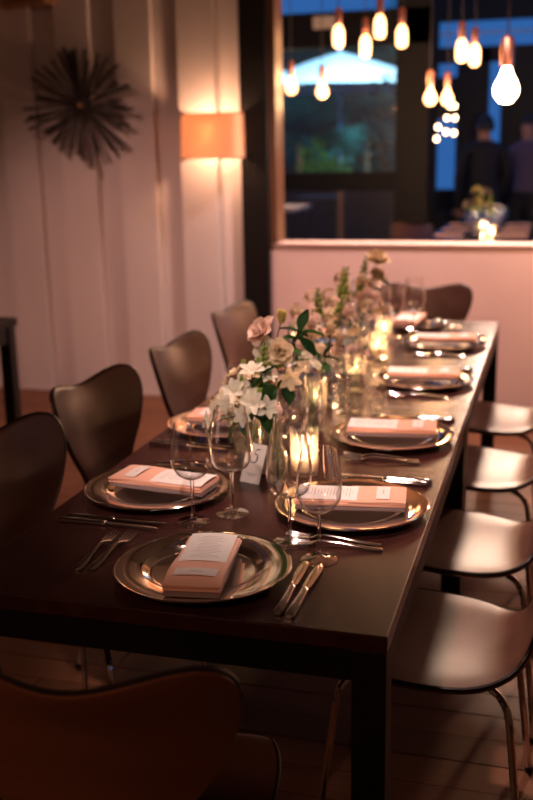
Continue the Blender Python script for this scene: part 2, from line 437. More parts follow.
# ------------------------------------------------------------------ place settings
def make_plate(Rr=.172):
    o = E('charger_plate')
    MB().lathe([(0, .006), (.098, .006), (.106, .0075), (.116, .0135), (.120, .0148), (Rr-.006, .0185), (Rr-.001, .0185), (Rr, .017), (Rr-.003, .0155), (.121, .0118), (.112, .004), (.100, .0), (0, .0)], 72).build('plate_body', 'silver', o)
    MB().lathe([(Rr-.0025, .0165), (Rr+.0005, .0168), (Rr+.0008, .0186), (Rr-.001, .0196), (Rr-.004, .0190)], 72, closed=True).build('rolled_rim', 'silver', o)
    return o
def rounded_slab(L, Wd, h, z0, nx=10, ny=14, puff=.002, arch=.0045):
    """soft folded cloth: rounded long sides, lengthwise y"""
    mb = MB(); prof = []
    ns = 10
    for k in range(ns+1):
        a = -PI/2+PI*k/ns; prof.append((Wd/2-h/2+h/2*math.cos(a), h/2+h/2*math.sin(a)))
    for k in range(ns+1):
        a = PI/2+PI*k/ns; prof.append((-Wd/2+h/2+h/2*math.cos(a), h/2+h/2*math.sin(a)))
    rows = []
    for i in range(ny+1):
        t = i/ny; y_ = -L/2+L*t
        k = 1-.25*max(0, abs(2*t-1)-.85)/.15
        rows.append([(x*(1-.02*(1-k))+.0016*math.sin(5*t+z0*700), y_, z0+z*k+(puff*math.sin(PI*t) if z > h*.6 else 0)+arch*(1-(2*x/Wd)**2)*(1 if z > h*.5 or z0 > .001 else 0)+.0005*math.sin(7*t+z0*900)*(abs(x)/(Wd/2))) for x, z in prof])
    n = len(prof)
    vs = [p for r_ in rows for p in r_]
    fs = [(i*n+j, i*n+(j+1) % n, (i+1)*n+(j+1) % n, (i+1)*n+j) for i in range(ny) for j in range(n)]
    fs += [tuple(range(n)), tuple(ny*n+k for k in reversed(range(n)))]
    return mb.add(vs, fs)
def make_napkin():
    o = E('folded_napkin')
    rounded_slab(.240, .105, .0120, 0).build('cloth_fold', 'napkin_shaded', o)
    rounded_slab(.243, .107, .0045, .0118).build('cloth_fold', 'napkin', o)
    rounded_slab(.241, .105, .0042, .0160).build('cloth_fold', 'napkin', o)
    mb = rounded_slab(.125, .108, .0035, .0202, puff=.001); mb.v = [(x, y_-.0595, z) for x, y_, z in mb.v]
    mb.build('pocket_fold', 'napkin', o)
    return o
def sheet(wd, L, z=0, th=.0006, bow=.002, n=8):
    P = []; Q = []
    for i in range(n+1):
        t = i/n; y_ = -L/2+L*t; zz = z+bow*(2*t-1)**2*t
        xs = [wd*(q/6-.5) for q in range(7)]; ar = [-.0045*(2*x_/.107)**2 for x_ in xs]
        P.append([(x_, y_, zz+th+a_) for x_, a_ in zip(xs, ar)]); Q.append([(x_, y_, zz+a_) for x_, a_ in zip(xs, ar)])
    return MB().slab([[Vector(a) for a in r_] for r_ in P], [[Vector(a) for a in r_] for r_ in Q])
def make_menu(): return sheet(.092, .135, bow=.0015).build('menu_card', 'menu_paper')
def make_name(): return sheet(.080, .030, bow=.0005, n=3).build('name_card', 'tag_paper')
def bar(rows):
    """rows: (y, half width, z mid, half thickness) -> faceted bar"""
    mb = MB(); vs = []; fs = []; n = 8
    for y_, hw, z, ht in rows:
        for k in range(n):
            a = PI/8+2*PI*k/n; vs.append((hw*math.cos(a)*1.06, y_, z+ht*math.sin(a)*1.06))
    for i in range(len(rows)-1):
        for k in range(n): fs.append((i*n+k, i*n+(k+1) % n, (i+1)*n+(k+1) % n, (i+1)*n+k))
    fs += [tuple(range(n)), tuple((len(rows)-1)*n+k for k in reversed(range(n)))]
    return mb.add(vs, fs)
def make_knife():
    o = E('table_knife')
    bar([(-.125, .006, .0055, .004), (-.122, .0085, .0055, .005), (-.08, .0085, .006, .0053), (-.02, .0068, .0062, .0048), (-.012, .0072, .0062, .005), (-.008, .005, .0062, .003)]).build('handle', 'cutlery_steel', o)
    bar([(-.009, .0055, .0062, .0018), (.0, .0088, .006, .0012), (.05, .0098, .0055, .001), (.09, .0092, .005, .001), (.106, .006, .0045, .0008), (.113, .0015, .004, .0006)]).build('blade', 'cutlery_steel', o)
    return o
def make_fork():
    o = E('dinner_fork')
    bar([(-.10, .0045, .003, .0015), (-.096, .0085, .003, .002), (-.07, .0082, .0045, .002), (-.02, .0045, .010, .0022), (.02, .0032, .012, .0022), (.036, .006, .0095, .002), (.044, .0118, .007, .0016), (.052, .0128, .0058, .0014)]).build('handle', 'cutlery_steel', o)
    for k in range(4):
        x = -.0108+.0072*k
        tn = bar([(.050, .0024, .006, .0013), (.07, .0021, .0058, .0011), (.09, .0018, .0085, .001), (.101, .0011, .0115, .0008)])
        tn.v = [(a+x, b, c) for a, b, c in tn.v]; tn.build('tine', 'cutlery_steel', o)
    return o
def make_glass(kind):
    o = E('wine_glass')
    if kind == 'A': prof = [(.0035, .098), (.016, .101), (.031, .111), (.0415, .127), (.0455, .146), (.0445, .168), (.0405, .195), (.0345, .228)]; st = .098
    else: prof = [(.0035, .100), (.020, .103), (.038, .114), (.045, .132), (.0475, .152), (.046, .176), (.0415, .208), (.035, .246)]; st = .100
    pc = [(v.x, v.y) for v in catmull([(a, b, 0) for a, b in prof], 26)]
    inner = [(max(a-.0011, .0006), b+.0012) for a, b in pc[:-1]]+[(pc[-1][0]-.0009, pc[-1][1])]
    MB().lathe(pc+inner[::-1], 36).build('bowl', 'thin_glass', o)
    MB().lathe([(0, st+.0015), (.0048, st), (.0042, st-.012), (.0036, .06), (.0038, .025), (.0058, .010), (0.006, .008)], 14).build('stem', 'glass', o)
    MB().lathe([(0, .0105), (.0062, .0095), (.013, .0055), (.028, .0028), (.0365, .0016), (.037, .0008), (.0365, 0), (0, 0)], 36).build('foot', 'foot_glass', o)
    return o
TZ = .7503
SET = {  # phrase, plate centre, heading (guest looks along local +y), napkin turn, napkin offset
 'near head': ('at the near end of the table', (.033, .178), 0, 8, (.012, -.030)),
 'L0': ('at the nearest left-hand seat', (-.232, .600), -90, -7, (.0, .02)),
 'L1': ('at the second left-hand seat from the camera', (-.250, 1.19), -90, 3, (0, .015)),
 'L2': ('at the third left-hand seat from the camera', (-.242, 1.89), -90, -3, (0, .01)),
 'L3': ('at the fourth left-hand seat from the camera', (-.242, 2.57), -90, 0, (0, .01)),
 'R0': ('at the nearest right-hand seat', (.244, .585), 90, 7, (-.008, .0)),
 'R1': ('at the second right-hand seat from the camera', (.242, 1.178), 90, 5, (-.004, .0)),
 'R2': ('at the third right-hand seat from the camera', (.238, 1.885), 90, 3, (0, 0)),
 'R3': ('at the fourth right-hand seat from the camera', (.234, 2.56), 90, 4, (0, -.01)),
 'far head': ('at the far end of the table', (.03, 3.00), 180, -4, (0, -.01)),
}
TOUCH = {'near head': ((.185, .212), -.02, (-.215, -.247), .055), 'L0': ((.203, .232), -.01, (-.195, -.222), .02), 'R0': ((.20, .228), -.02, (-.192, -.222), .0)}
for key, (ph, (px, py), hd, nt, no) in SET.items():
    a = R(hd); ca, sa = math.cos(a), math.sin(a)
    def P(lx, ly, z=TZ): return (px+ca*lx-sa*ly, py+sa*lx+ca*ly, z)
    inst('plate', make_plate, f'round silver charger plate {ph}', 'plate', P(0, 0), a, 'silver charger plates')
    nx, ny = no; na = a+R(nt); zt = TZ+.0193 if False else TZ+.0192
    inst('napkin', make_napkin, f'folded blush napkin on the charger plate {ph}', 'napkin', P(nx, ny, zt), na, 'folded blush napkins')
    dx, dy = -math.sin(na), math.cos(na); c0 = P(nx, ny)
    inst('menu', make_menu, f'white printed menu tucked in the napkin {ph}', 'menu card', (c0[0]+dx*.052, c0[1]+dy*.052, zt+.0268), na, 'printed menu cards')
    inst('name', make_name, f'small white name card on the napkin {ph}', 'name card', (c0[0]-dx*.072, c0[1]-dy*.072, zt+.0293), na, 'name cards')
    (k1, k2), ky, (f1, f2), fy = TOUCH.get(key, ((.198, .224), -.02, (-.196, -.222), .0))
    inst('knife', make_knife, f'inner silver knife beside the plate {ph}', 'knife', P(k1, ky), a+R(1.5), 'table knives')
    inst('knife', make_knife, f'outer silver knife beside the plate {ph}', 'knife', P(k2, ky-.008), a-R(1), 'table knives')
    inst('fork', make_fork, f'inner silver fork beside the plate {ph}', 'fork', P(f1, fy), a+R(-2), 'dinner forks')
    inst('fork', make_fork, f'outer silver fork beside the plate {ph}', 'fork', P(f2, fy-.006), a+R(2), 'dinner forks')
GL = {'near head': ((.157, .365), (.236, .293)), 'L0': ((-.012, .503), (-.080, .434)), 'R0': ((.034, 1.010), (.022, .905)), 'L1': ((-.085, 1.115), (-.150, 1.03)),
      'R1': ((.066, 1.432), (-.02, 1.50)), 'L2': ((-.09, 1.785), (-.155, 1.70)), 'R2': ((.05, 2.09), (-.02, 2.17)), 'L3': ((-.09, 2.455), (-.155, 2.37)), 'R3': ((.078, 2.81), (.0, 2.735)), 'far head': ((-.08, 2.86), (-.175, 2.905))}
for key, (b, a_) in GL.items():
    ph = SET[key][0]
    inst('glassB', lambda: make_glass('B'), f'large empty wine glass for the place {ph}', 'wine glass', (*b, TZ), 0, 'wine glasses on the long table')
    inst('glassA', lambda: make_glass('A'), f'smaller empty wine glass for the place {ph}', 'wine glass', (*a_, TZ), 0, 'wine glasses on the long table')

# ------------------------------------------------------------------ table number card
nc = thing('table_number_card', 'white tent card with the number 5 standing by the flowers', 'card', (-.024, .752, TZ), R(-20))
hw, hh, lean = .029, .090, .038
def face(sgn, name):
    q = [[Vector((-hw, sgn*lean, 0)), Vector((hw, sgn*lean, 0))], [Vector((-hw, sgn*.0004, hh)), Vector((hw, sgn*.0004, hh))]]
    q2 = [[p+Vector((0, sgn*-.0006, 0)) for p in r_] for r_ in q]
    return MB().slab(q, q2).build(name, 'card_paper', nc, False)
face(-1, 'front_panel'); face(1, 'back_panel')
def on_card(u, v, d=.0008):   # u across, v up along the front panel
    t = v/hh
    return Vector((u, -lean*(1-t)-d, v))
def stroke(pts, wds, name, m):
    P = catmull([(a, b, 0) for a, b in pts], 30); rows = []
    for i, p in enumerate(P):
        t = (P[min(i+1, 30)]-P[max(i-1, 0)]).normalized(); nrm = Vector((-t.y, t.x, 0))
        f = i/30*(len(wds)-1); k = min(int(f), len(wds)-2); wd = wds[k]+(wds[k+1]-wds[k])*(f-k)
        rows.append((p+nrm*wd, p-nrm*wd))
    A = [[on_card(a.x, a.y), on_card(b.x, b.y)] for a, b in rows]; B = [[on_card(a.x, a.y, .0002), on_card(b.x, b.y, .0002)] for a, b in rows]
    return MB().slab(A, B)
g5 = stroke([(.013, .079), (.002, .077)], [.0009, .0014], '', '')
g5.add(*(lambda q: (q.v, q.f))(stroke([(.001, .0775), (-.002, .066)], [.0007, .0007], '', '')))
g5.add(*(lambda q: (q.v, q.f))(stroke([(-.002, .066), (.005, .0665), (.0085, .060), (.0065, .051), (-.001, .0465), (-.008, .048), (-.0095, .0515)], [.0006, .0012, .0019, .0019, .0010, .0007, .0014], '', '')))
tag(g5.build('numeral', 'ink', nc, False), 'black italic numeral 5')
ln = MB()
for v, a0, a1 in ((.021, -.016, .015), (.0165, -.010, .009)):
    x = a0
    while x < a1:
        w_ = random.uniform(.0015, .0035); A = [[on_card(x, v), on_card(x+w_, v)], [on_card(x, v+.0016), on_card(x+w_, v+.0016)]]
        B = [[on_card(x, v, .0002), on_card(x+w_, v, .0002)], [on_card(x, v+.0016, .0002), on_card(x+w_, v+.0016, .0002)]]
        ln.slab(A, B); x += w_+.0009
ln.build('small_print', 'ink_grey', nc, False)

# ------------------------------------------------------------------ vases, candles, flowers
def make_vase(h, r, neck):
    o = E('glass_vase')
    if neck: pr = [(0, 0), (r*.96, 0), (r, .004), (r, h*.55), (r*.8, h*.68), (neck, h*.78), (neck, h*.96), (neck*1.12, h)]
    else: pr = [(0, 0), (r*.95, 0), (r*.97, .004), (r, h*.5), (r*1.03, h)]
    th = .0022
    inn = [(max(a-th, 0), b+(.007 if b < .005 else 0)) for a, b in pr[1:-1]]
    inn = [(0, .0075)]+[(max(a-th, 0), max(b, .0075)) for a, b in pr[2:-1]]+[(pr[-1][0]-th, h)]
    MB().lathe(pr+inn[::-1], 28).build('vase_body', 'vase_glass', o)
    wr_ = (r-th-.0006); top = h*.5
    MB().lathe([(0, .0085), (wr_*.98, .0085), (wr_, top), (0, top)], 24).build('water', 'water', o)
    return o
VASES = [  # key, x, y, h, r, neck, words
 ('v1', -.070, .838, .135, .042, 0, 'clear tumbler vase of alstroemerias behind the number card'),
 ('v2', -.055, .970, .215, .034, .016, 'tall clear bottle vase of white roses behind the alstroemerias'),
 ('v3', .030, .735, .125, .024, .011, 'small clear bottle vase left of the nearest lit candle'),
 ('v4', .005, 1.215, .125, .036, 0, 'clear tumbler vase holding dark leaves mid table'),
 ('v5', -.060, 1.60, .150, .040, 0, 'clear vase of cream blooms just past the table joint'),
 ('v6', -.040, 1.98, .150, .044, 0, 'clear vase of cream blooms and tall green spires on far table'),
 ('v7', -.060, 2.30, .165, .036, .018, 'clear bottle vase holding the tallest cream rose on far table'),
 ('v8', .030, 1.115, .160, .022, .010, 'slim clear bottle vase just behind the nearest lit candle'),
 ('v9', .035, 1.71, .110, .028, 0, 'short clear tumbler vase on near end of far table'),
]
VP = {}
for key, x, y_, h, r, nk, words in VASES:
    o = make_vase(h, r, nk); o.location = (x, y_, TZ); tag(o, words, 'vase', 'clear glass vases along the table'); VP[key] = (x, y_, h, nk or r)
def make_candle():
    o = E('candle_holder')
    hb = .108
    pr = [(0, 0), (.030, 0), (.0335, .005), (.034, hb*.5), (.0345, hb-.002), (.034, hb)]
    inn = [(.031, hb), (.0305, hb*.5), (.029, .012), (0, .011)]
    MB().lathe(pr+inn, 72, rib=.028, nrib=18).build('glass_cup', 'crystal', o)
    c = MB().lathe([(0, .0112), (.024, .0112), (.0245, .014), (.0245, .040), (.023, .042), (.006, .0405), (0, .040)], 20).build('candle', 'wax', o)
    MB().tube([(0, 0, .039), (.0006, 0, .050)], .0008, 6).build('wick', 'wick', c)
    MB().lathe([(0, .046), (.003, .049), (.0052, .055), (.0045, .063), (.0018, .072), (0, .077)], 12).build('flame', 'flame', c)
    return o
for x, y_, words, pwr in [(.078, .815, 'lit candle in ribbed crystal cup between the nearest right plate and flowers', .65), (-.03, 1.40, 'lit candle in ribbed crystal cup near the joint of the tables', .3),
                     (.010, 1.84, 'lit candle in ribbed crystal cup among the cream blooms', .35), (.015, 2.28, 'lit candle in ribbed crystal cup on the middle of far table', .3), (-.02, 2.62, 'lit candle in ribbed crystal cup furthest from the camera', .3)]:
    inst('candle', make_candle, words, 'candle', (x, y_, TZ), 0, 'lit candles in crystal cups')
    light('candle_light', 'POINT', (x, y_, TZ+.066), pwr, (1, .58, .28), .012)
for x, words in ((.165, 'small silver salt shaker left of its twin by far plate'), (.200, 'small silver pepper shaker right of its twin by far plate')):
    o = thing('shaker', words, 'shaker', (x, 2.93, TZ), 0, 'salt and pepper shakers')
    MB().lathe([(0, 0), (.013, 0), (.0135, .003), (.011, .028), (0, .028)], 16).build('glass_body', 'vase_glass', o)
    MB().lathe([(.0118, .028), (.0125, .030), (.0115, .038), (.006, .042), (0, .043)], 16).build('cap', 'cutlery_steel', o)

def petal_grid(L, W, curl, cup, n=5, m=5, tipr=.5):
    G = []
    for i in range(n+1):
        t = i/n; wd = W*math.sin(PI*min(1, (t*.86+.10)))**tipr*(.35+.65*min(1, t*1.7))
        a = curl*t; row = []
        for j in range(m):
            u = -1+2*j/(m-1)
            y_ = L*(math.sin(a)/curl if abs(curl) > 1e-3 else t); z = L*((1-math.cos(a))/curl if abs(curl) > 1e-3 else 0)
            row.append(Vector((wd*u*.5, y_, z+cup*W*u*u*.5)))
        G.append(row)
    return G
def xf(G, M): return [[M @ p for p in r_] for r_ in G]
def bloom_mesh(kind):
    mb = MB(); rnd = random.Random(hash(kind) % 99 if False else {'alstro': 3, 'rose': 5, 'cream': 8, 'bud': 11}[kind])
    if kind == 'alstro':
        for k in range(6):
            M = Matrix.Rotation(k*PI/3+rnd.uniform(-.1, .1), 4, 'Z') @ Matrix.Rotation(R(52 if k % 2 else 44), 4, 'X')
            mb.grid(xf(petal_grid(.036, .020, -.9, .25), M))
    elif kind == 'rose':
        for ring, (n, tilt, L, W, cv) in enumerate([(3, 86, .026, .022, .6), (4, 74, .030, .028, .1), (5, 62, .034, .034, -.5), (5, 46, .036, .038, -.9)]):
            for k in range(n):
                M = Matrix.Rotation(2*PI*k/n+ring*.5+rnd.uniform(-.1, .1), 4, 'Z') @ Matrix.Rotation(R(tilt+rnd.uniform(-5, 5)), 4, 'X')
                mb.grid(xf(petal_grid(L, W, cv, .3, tipr=.35), M))
    elif kind == 'cream':
        for k in range(16):
            a, b = rnd.uniform(0, 2*PI), math.acos(rnd.uniform(-.1, 1))
            M0 = Matrix.Rotation(a, 4, 'Z') @ Matrix.Rotation(b, 4, 'X') @ Matrix.Translation((0, 0, .020))
            for q in range(4):
                mb.grid(xf(petal_grid(.013, .010, -.5, .2, 3, 3), M0 @ Matrix.Rotation(q*PI/2, 4, 'Z') @ Matrix.Rotation(R(25), 4, 'X')))
    elif kind == 'bud':
        for k in range(4):
            M = Matrix.Rotation(k*PI/2, 4, 'Z') @ Matrix.Rotation(R(80), 4, 'X')
            mb.grid(xf(petal_grid(.030, .018, .55, .5, tipr=.7), M))
    return mb
def leaf_mb(L, W): return MB().grid(xf(petal_grid(L, W, -.7, .35, 6, 5, .9), Matrix.Identity(4)))
BM = {}
def bme_(kind, m):
    if (kind, m) not in BM: BM[(kind, m)] = bloom_mesh(kind).mesh('bloom', m)
    return BM[(kind, m)]
LM = {}
def leafme(L, W, m):
    if (L, W, m) not in LM: LM[(L, W, m)] = leaf_mb(L, W).mesh('leaf', m)
    return LM[(L, W, m)]
def aim(d, roll=0):   # rotation taking +Z to d
    return (Vector(d).to_track_quat('Z', 'Y').to_matrix().to_4x4() @ Matrix.Rotation(roll, 4, 'Z')).to_euler()
def aim_y(d, roll=0):
    return (Vector(d).to_track_quat('Y', 'Z').to_matrix().to_4x4() @ Matrix.Rotation(roll, 4, 'Y')).to_euler()
def stem_flower(name, label, cat, vkey, tip, blooms, leaves=(), group=None, spike=None, rstem=.0018):
    """blooms: (kind, material, offset from the tip, direction, scale); leaves: (t along stem, direction, L, W, material)"""
    vx, vy, vh, vr = VP[vkey]; tip = Vector(tip); rnd = random.Random(int(tip.x*9999+tip.y*777))
    ang = math.atan2(tip.y-vy, tip.x-vx); rr = vr*.75
    base = Vector((vx-math.cos(ang)*rr*.5, vy-math.sin(ang)*rr*.5, TZ+.012)); rim = Vector((vx+math.cos(ang)*rr*.8, vy+math.sin(ang)*rr*.8, TZ+vh))
    o = thing(name, label, cat, base, 0, group)
    loc = lambda p: Vector(p)-base
    path = catmull([base, base.lerp(rim, .5), rim, rim.lerp(tip, .55)+Vector((0, 0, .012)), tip], 14)
    MB().tube([loc(p) for p in path], rstem, 6).build('stem', 'stem_green', o)
    for kind, m, off, d, s in blooms:
        b_ = link('bloom', bme_(kind, m), o, loc(tip+Vector(off)), aim(d, rnd.uniform(0, 6)), (s, s, s))
        if Vector(off).length > .02:
            MB().tube([loc(path[10]), loc(path[10].lerp(tip+Vector(off), .6)+Vector((0, 0, .004))), loc(tip+Vector(off))], .0012, 5).build('stalk', 'stem_green', o)
    for t, d, L, W, m in leaves:
        link('leaf', leafme(L, W, m), o, loc(path[int(t*14)]), aim_y(d, rnd.uniform(-.5, .5)))
    if spike:
        m, n, ln_ = spike
        axis = (path[14]-path[10]).normalized(); mb = MB()
        for k in range(n):
            t = k/(n-1); c = tip-axis*ln_*(1-t); a = k*2.4; sz = .0105*(1-t)**.6+.0030
            side = axis.orthogonal().normalized(); side.rotate(Matrix.Rotation(a, 3, axis).to_quaternion())
            q = c+side*sz*.9; d = (side+axis*.9).normalized(); M = Matrix.Translation(loc(q)) @ d.to_track_quat('Z', 'Y').to_matrix().to_4x4()
            pr = [(0, -.6), (.55, -.3), (.62, .2), (.35, .75), (0, 1.0)]; sub = MB().lathe([(r_*sz, z*sz*1.3) for r_, z in pr], 6)
            mb.add([M @ Vector(v) for v in sub.v], sub.f)
        mb.build('flower_spike', m, o)
    return o
FG = 'flowers in the vases along the table'
# alstroemeria bunch in the nearest vase
AL = [(-.105, .765, .955, (-.7, -.5, .5)), (-.070, .725, .975, (-.2, -.9, .6)), (-.025, .720, .950, (.1, -1, .5)), (-.090, .805, 1.000, (-.6, -.1, .8)), (-.040, .770, 1.015, (0, -.4, 1)), (-.115, .735, .925, (-.8, -.6, .2))]
WD = ['leftmost', 'lower front', 'front right', 'upper left', 'topmost', 'lowest left']
for k, (x, y_, z, d) in enumerate(AL):
    m = 'petal_white' if k % 3 else 'petal_cream'
    stem_flower('alstroemeria', f'white alstroemeria stem, {WD[k]} of the bunch behind the number card', 'flower', 'v1', (x, y_, z),
                [('alstro', m, (0, 0, 0), d, 1.05), ('alstro', m, (.028, .012, -.012), (d[0]+.8, d[1], d[2]), .95), ('alstro', m, (-.014, -.020, -.024), (d[0]-.5, d[1]-.5, .3), .9), ('bud', 'bud_green', (.010, .014, .016), (.2, .2, 1), .7)],
                [(.62, (d[0], d[1], .1), .06, .022, 'leaf_green'), (.7, (.7, -.6, -.1), .055, .020, 'leaf_dark')], FG)
stem_flower('leaf_sprig', 'dark green leaf sprig hanging in front of the alstroemeria vase', 'foliage', 'v1', (.010, .735, .950), [],
            [(.95, (.1, -.4, -.9), .075, .038, 'leaf_dark'), (.85, (.5, -.4, -.5), .07, .034, 'leaf_dark'), (.75, (-.4, -.8, -.2), .06, .03, 'leaf_green'), (.99, (.2, -.2, .9), .07, .036, 'leaf_dark')], FG)
stem_flower('leaf_sprig', 'green leaf sprig drooping left of the number card', 'foliage', 'v1', (-.06, .70, .905), [],
            [(.95, (-.4, -.6, -.6), .06, .03, 'leaf_dark'), (.9, (.5, -.7, -.3), .06, .03, 'leaf_green'), (.8, (-.8, -.2, .1), .055, .026, 'leaf_green')], FG)
# roses, bud and leaves in the tall bottle
stem_flower('white_rose', 'large white rose, upper left of the bottle vase', 'flower', 'v2', (-.040, .90, 1.085), [('rose', 'petal_blush', (0, 0, 0), (-.6, -.6, .7), 1.45)], [(.8, (-.6, 0, .4), .05, .02, 'leaf_green')], FG)
stem_flower('white_rose', 'white rose below the large one in the bottle vase', 'flower', 'v2', (-.030, .885, 1.045), [('rose', 'petal_white', (0, 0, 0), (-.4, -.9, .5), 1.2)], [], FG)
stem_flower('cream_rose', 'cream rose facing forward below the yellow bud', 'flower', 'v2', (.000, .880, 1.045), [('rose', 'petal_cream', (0, 0, 0), (.3, -.9, .3), 1.15)], [], FG)
stem_flower('yellow_bud', 'pale yellow closed bud above the white roses', 'flower', 'v2', (-.010, .93, 1.110), [('bud', 'petal_yellow', (0, 0, 0), (.05, 0, 1), 1.25), ('bud', 'petal_yellow', (.004, .004, 0), (.1, 0, 1), 1.1)], [], FG)
stem_flower('leaf_sprig', 'glossy dark leaf sprig right of the white roses', 'foliage', 'v2', (.040, .99, 1.085), [],
            [(.99, (.1, .1, 1), .070, .042, 'leaf_dark'), (.97, (-.8, -.1, .5), .06, .03, 'leaf_dark'), (.95, (.9, 0, .25), .066, .040, 'leaf_green'), (.88, (.8, -.2, -.4), .07, .044, 'leaf_dark'), (.86, (-.5, -.6, .2), .05, .026, 'leaf_green'), (.78, (.7, -.5, .1), .055, .03, 'leaf_green')], FG)
stem_flower('snapdragon', 'green snapdragon stem slanting across the white roses', 'flower', 'v1', (-.030, .850, 1.075), [], [(.6, (-.6, -.3, .4), .05, .014, 'leaf_green')], FG, ('bud_green', 26, .13))
stem_flower('snapdragon', 'upright green snapdragon stem below the roses', 'flower', 'v2', (.020, .88, 1.045), [], [(.6, (.6, -.3, .4), .05, .014, 'leaf_green')], FG, ('bud_green', 22, .11))
stem_flower('white_bloom', 'small white bloom at the front of the bottle vase', 'flower', 'v2', (-.010, .85, .985), [('rose', 'petal_blush', (0, 0, 0), (-.1, -1, .3), .8)], [], FG)
stem_flower('white_bloom', 'small white drooping bloom under the dark leaf sprig', 'flower', 'v2', (.06, .955, 1.015), [('bud', 'petal_white', (0, 0, 0), (.8, -.3, -.5), 1.2)], [], FG)
stem_flower('small_sprig', 'small pinkish bloom in the little bottle by the candle', 'flower', 'v3', (.020, .755, .925), [('cream', 'petal_blush', (0, 0, 0), (0, -.4, 1), .75)], [(.8, (-.5, -.6, .2), .04, .018, 'leaf_green')], FG)
stem_flower('small_sprig', 'peach bloom in the slim bottle behind the candle', 'flower', 'v8', (.020, 1.07, .965), [('alstro', 'petal_cream', (0, 0, 0), (-.3, -.7, .6), .9)], [(.8, (-.5, -.6, .2), .05, .02, 'leaf_green')], FG)
stem_flower('leaf_sprig', 'dark leaf sprig low between the roses and the candle', 'foliage', 'v2', (.015, .87, .955), [],
            [(.99, (.5, -.7, -.3), .07, .046, 'leaf_dark'), (.93, (-.5, -.8, .1), .07, .046, 'leaf_dark'), (.86, (.8, -.4, .3), .06, .04, 'leaf_green'), (.8, (-.2, -.9, -.4), .06, .04, 'leaf_dark')], FG)
stem_flower('leaf_sprig', 'broad dark leaf sprig between alstroemerias and roses', 'foliage', 'v1', (-.015, .80, 1.005), [],
            [(.99, (.3, -.5, .7), .07, .045, 'leaf_dark'), (.95, (-.5, -.7, -.2), .075, .046, 'leaf_dark'), (.9, (.7, -.6, -.3), .07, .044, 'leaf_dark'), (.82, (.1, -.9, -.4), .07, .044, 'leaf_green')], FG)
stem_flower('peach_bloom', 'peach bloom low beneath the roses', 'flower', 'v2', (.03, .865, .985), [('alstro', 'petal_cream', (0, 0, 0), (.3, -.9, -.1), 1.0)], [], FG)
# mid table
def cluster(vkey, tips, mset, words, sc_=1.0):
    for k, t in enumerate(tips):
        vx, vy = VP[vkey][:2]; d = (t[0]-vx, t[1]-vy-.05, .12)
        stem_flower('cream_stock', f'{words[k]}', 'flower', vkey, t, [('cream', mset[k % len(mset)], (0, 0, 0), d, 1.1*sc_), ('cream', mset[(k+1) % len(mset)], (.012, -.02, -.030), (d[0], d[1]-.1, .05), 1.0*sc_)], [(.72, (d[0]*6, d[1]*6, .2), .055, .022, 'leaf_dark')], FG)
stem_flower('leaf_sprig', 'broad dark leaves in the mid-table tumbler', 'foliage', 'v4', (-.03, 1.22, .995), [], [(.99, (0, -.2, 1), .07, .052, 'leaf_dark'), (.95, (-.8, -.3, .3), .07, .052, 'leaf_dark'), (.9, (.8, -.4, .2), .07, .052, 'leaf_dark'), (.8, (.2, -.9, .0), .07, .052, 'leaf_dark'), (.75, (-.5, -.8, -.1), .06, .03, 'leaf_green')], FG)
stem_flower('leaf_sprig', 'dark leaves leaning right in the mid-table tumbler', 'foliage', 'v4', (.04, 1.23, .970), [], [(.99, (.3, -.2, 1), .055, .03, 'leaf_dark'), (.95, (.9, -.3, .2), .055, .03, 'leaf_dark'), (.85, (.4, -.9, .0), .055, .03, 'leaf_green'), (.8, (-.3, -.8, .1), .055, .03, 'leaf_dark')], FG)
cluster('v4', [(-.005, 1.17, 1.005), (-.045, 1.26, 1.035)], ['petal_blush', 'petal_white'], ['pale bloom stem at the front of the mid-table tumbler', 'white bloom stem at the back of the mid-table tumbler'])
cluster('v5', [(-.115, 1.53, 1.045), (-.06, 1.50, 1.02), (-.01, 1.53, 1.035), (-.085, 1.60, 1.075), (-.02, 1.60, 1.06), (-.04, 1.48, .965), (.01, 1.50, .97)], ['petal_cream', 'petal_blush', 'petal_cream'],
        [f'cream bloom stem past the table joint, {q} of its vase' for q in ('far left', 'lower front', 'right side', 'upper back left', 'upper right', 'lowest front', 'lowest right')])
stem_flower('snapdragon', 'green snapdragon spire left of the cream blooms, shorter', 'flower', 'v5', (-.06, 1.57, 1.115), [], [(.6, (-.6, -.3, .4), .05, .014, 'leaf_green')], FG, ('bud_green', 24, .10))
stem_flower('snapdragon', 'tall green snapdragon spire, leftmost of the far flowers', 'flower', 'v5', (.015, 1.68, 1.170), [], [(.6, (-.4, -.5, .4), .05, .014, 'leaf_green')], FG, ('bud_green', 32, .15))
stem_flower('snapdragon', 'green snapdragon spire in the middle of the cream blooms', 'flower', 'v5', (.02, 1.55, 1.08), [], [(.6, (-.4, -.5, .4), .05, .014, 'leaf_green')], FG, ('bud_green', 26, .11))
cluster('v6', [(-.10, 1.92, 1.04), (-.04, 1.89, 1.02), (.02, 1.93, 1.04), (-.07, 1.98, 1.09), (.0, 2.0, 1.08), (.05, 2.0, 1.02), (-.02, 1.90, .96)], ['petal_cream', 'petal_cream', 'petal_blush'],
        [f'cream bloom stem on the far table, {q} of the spired vase' for q in ('far left', 'lower front', 'right side', 'upper left', 'upper right', 'far right', 'lowest front')])
stem_flower('snapdragon', 'green snapdragon spire leaning right beside the tall cream rose', 'flower', 'v6', (.005, 2.06, 1.165), [], [(.6, (.4, -.5, .4), .05, .014, 'leaf_green')], FG, ('bud_green', 32, .15))
stem_flower('snapdragon', 'green snapdragon spire between the two tallest spires', 'flower', 'v6', (-.07, 2.02, 1.13), [], [], FG, ('bud_green', 26, .12))
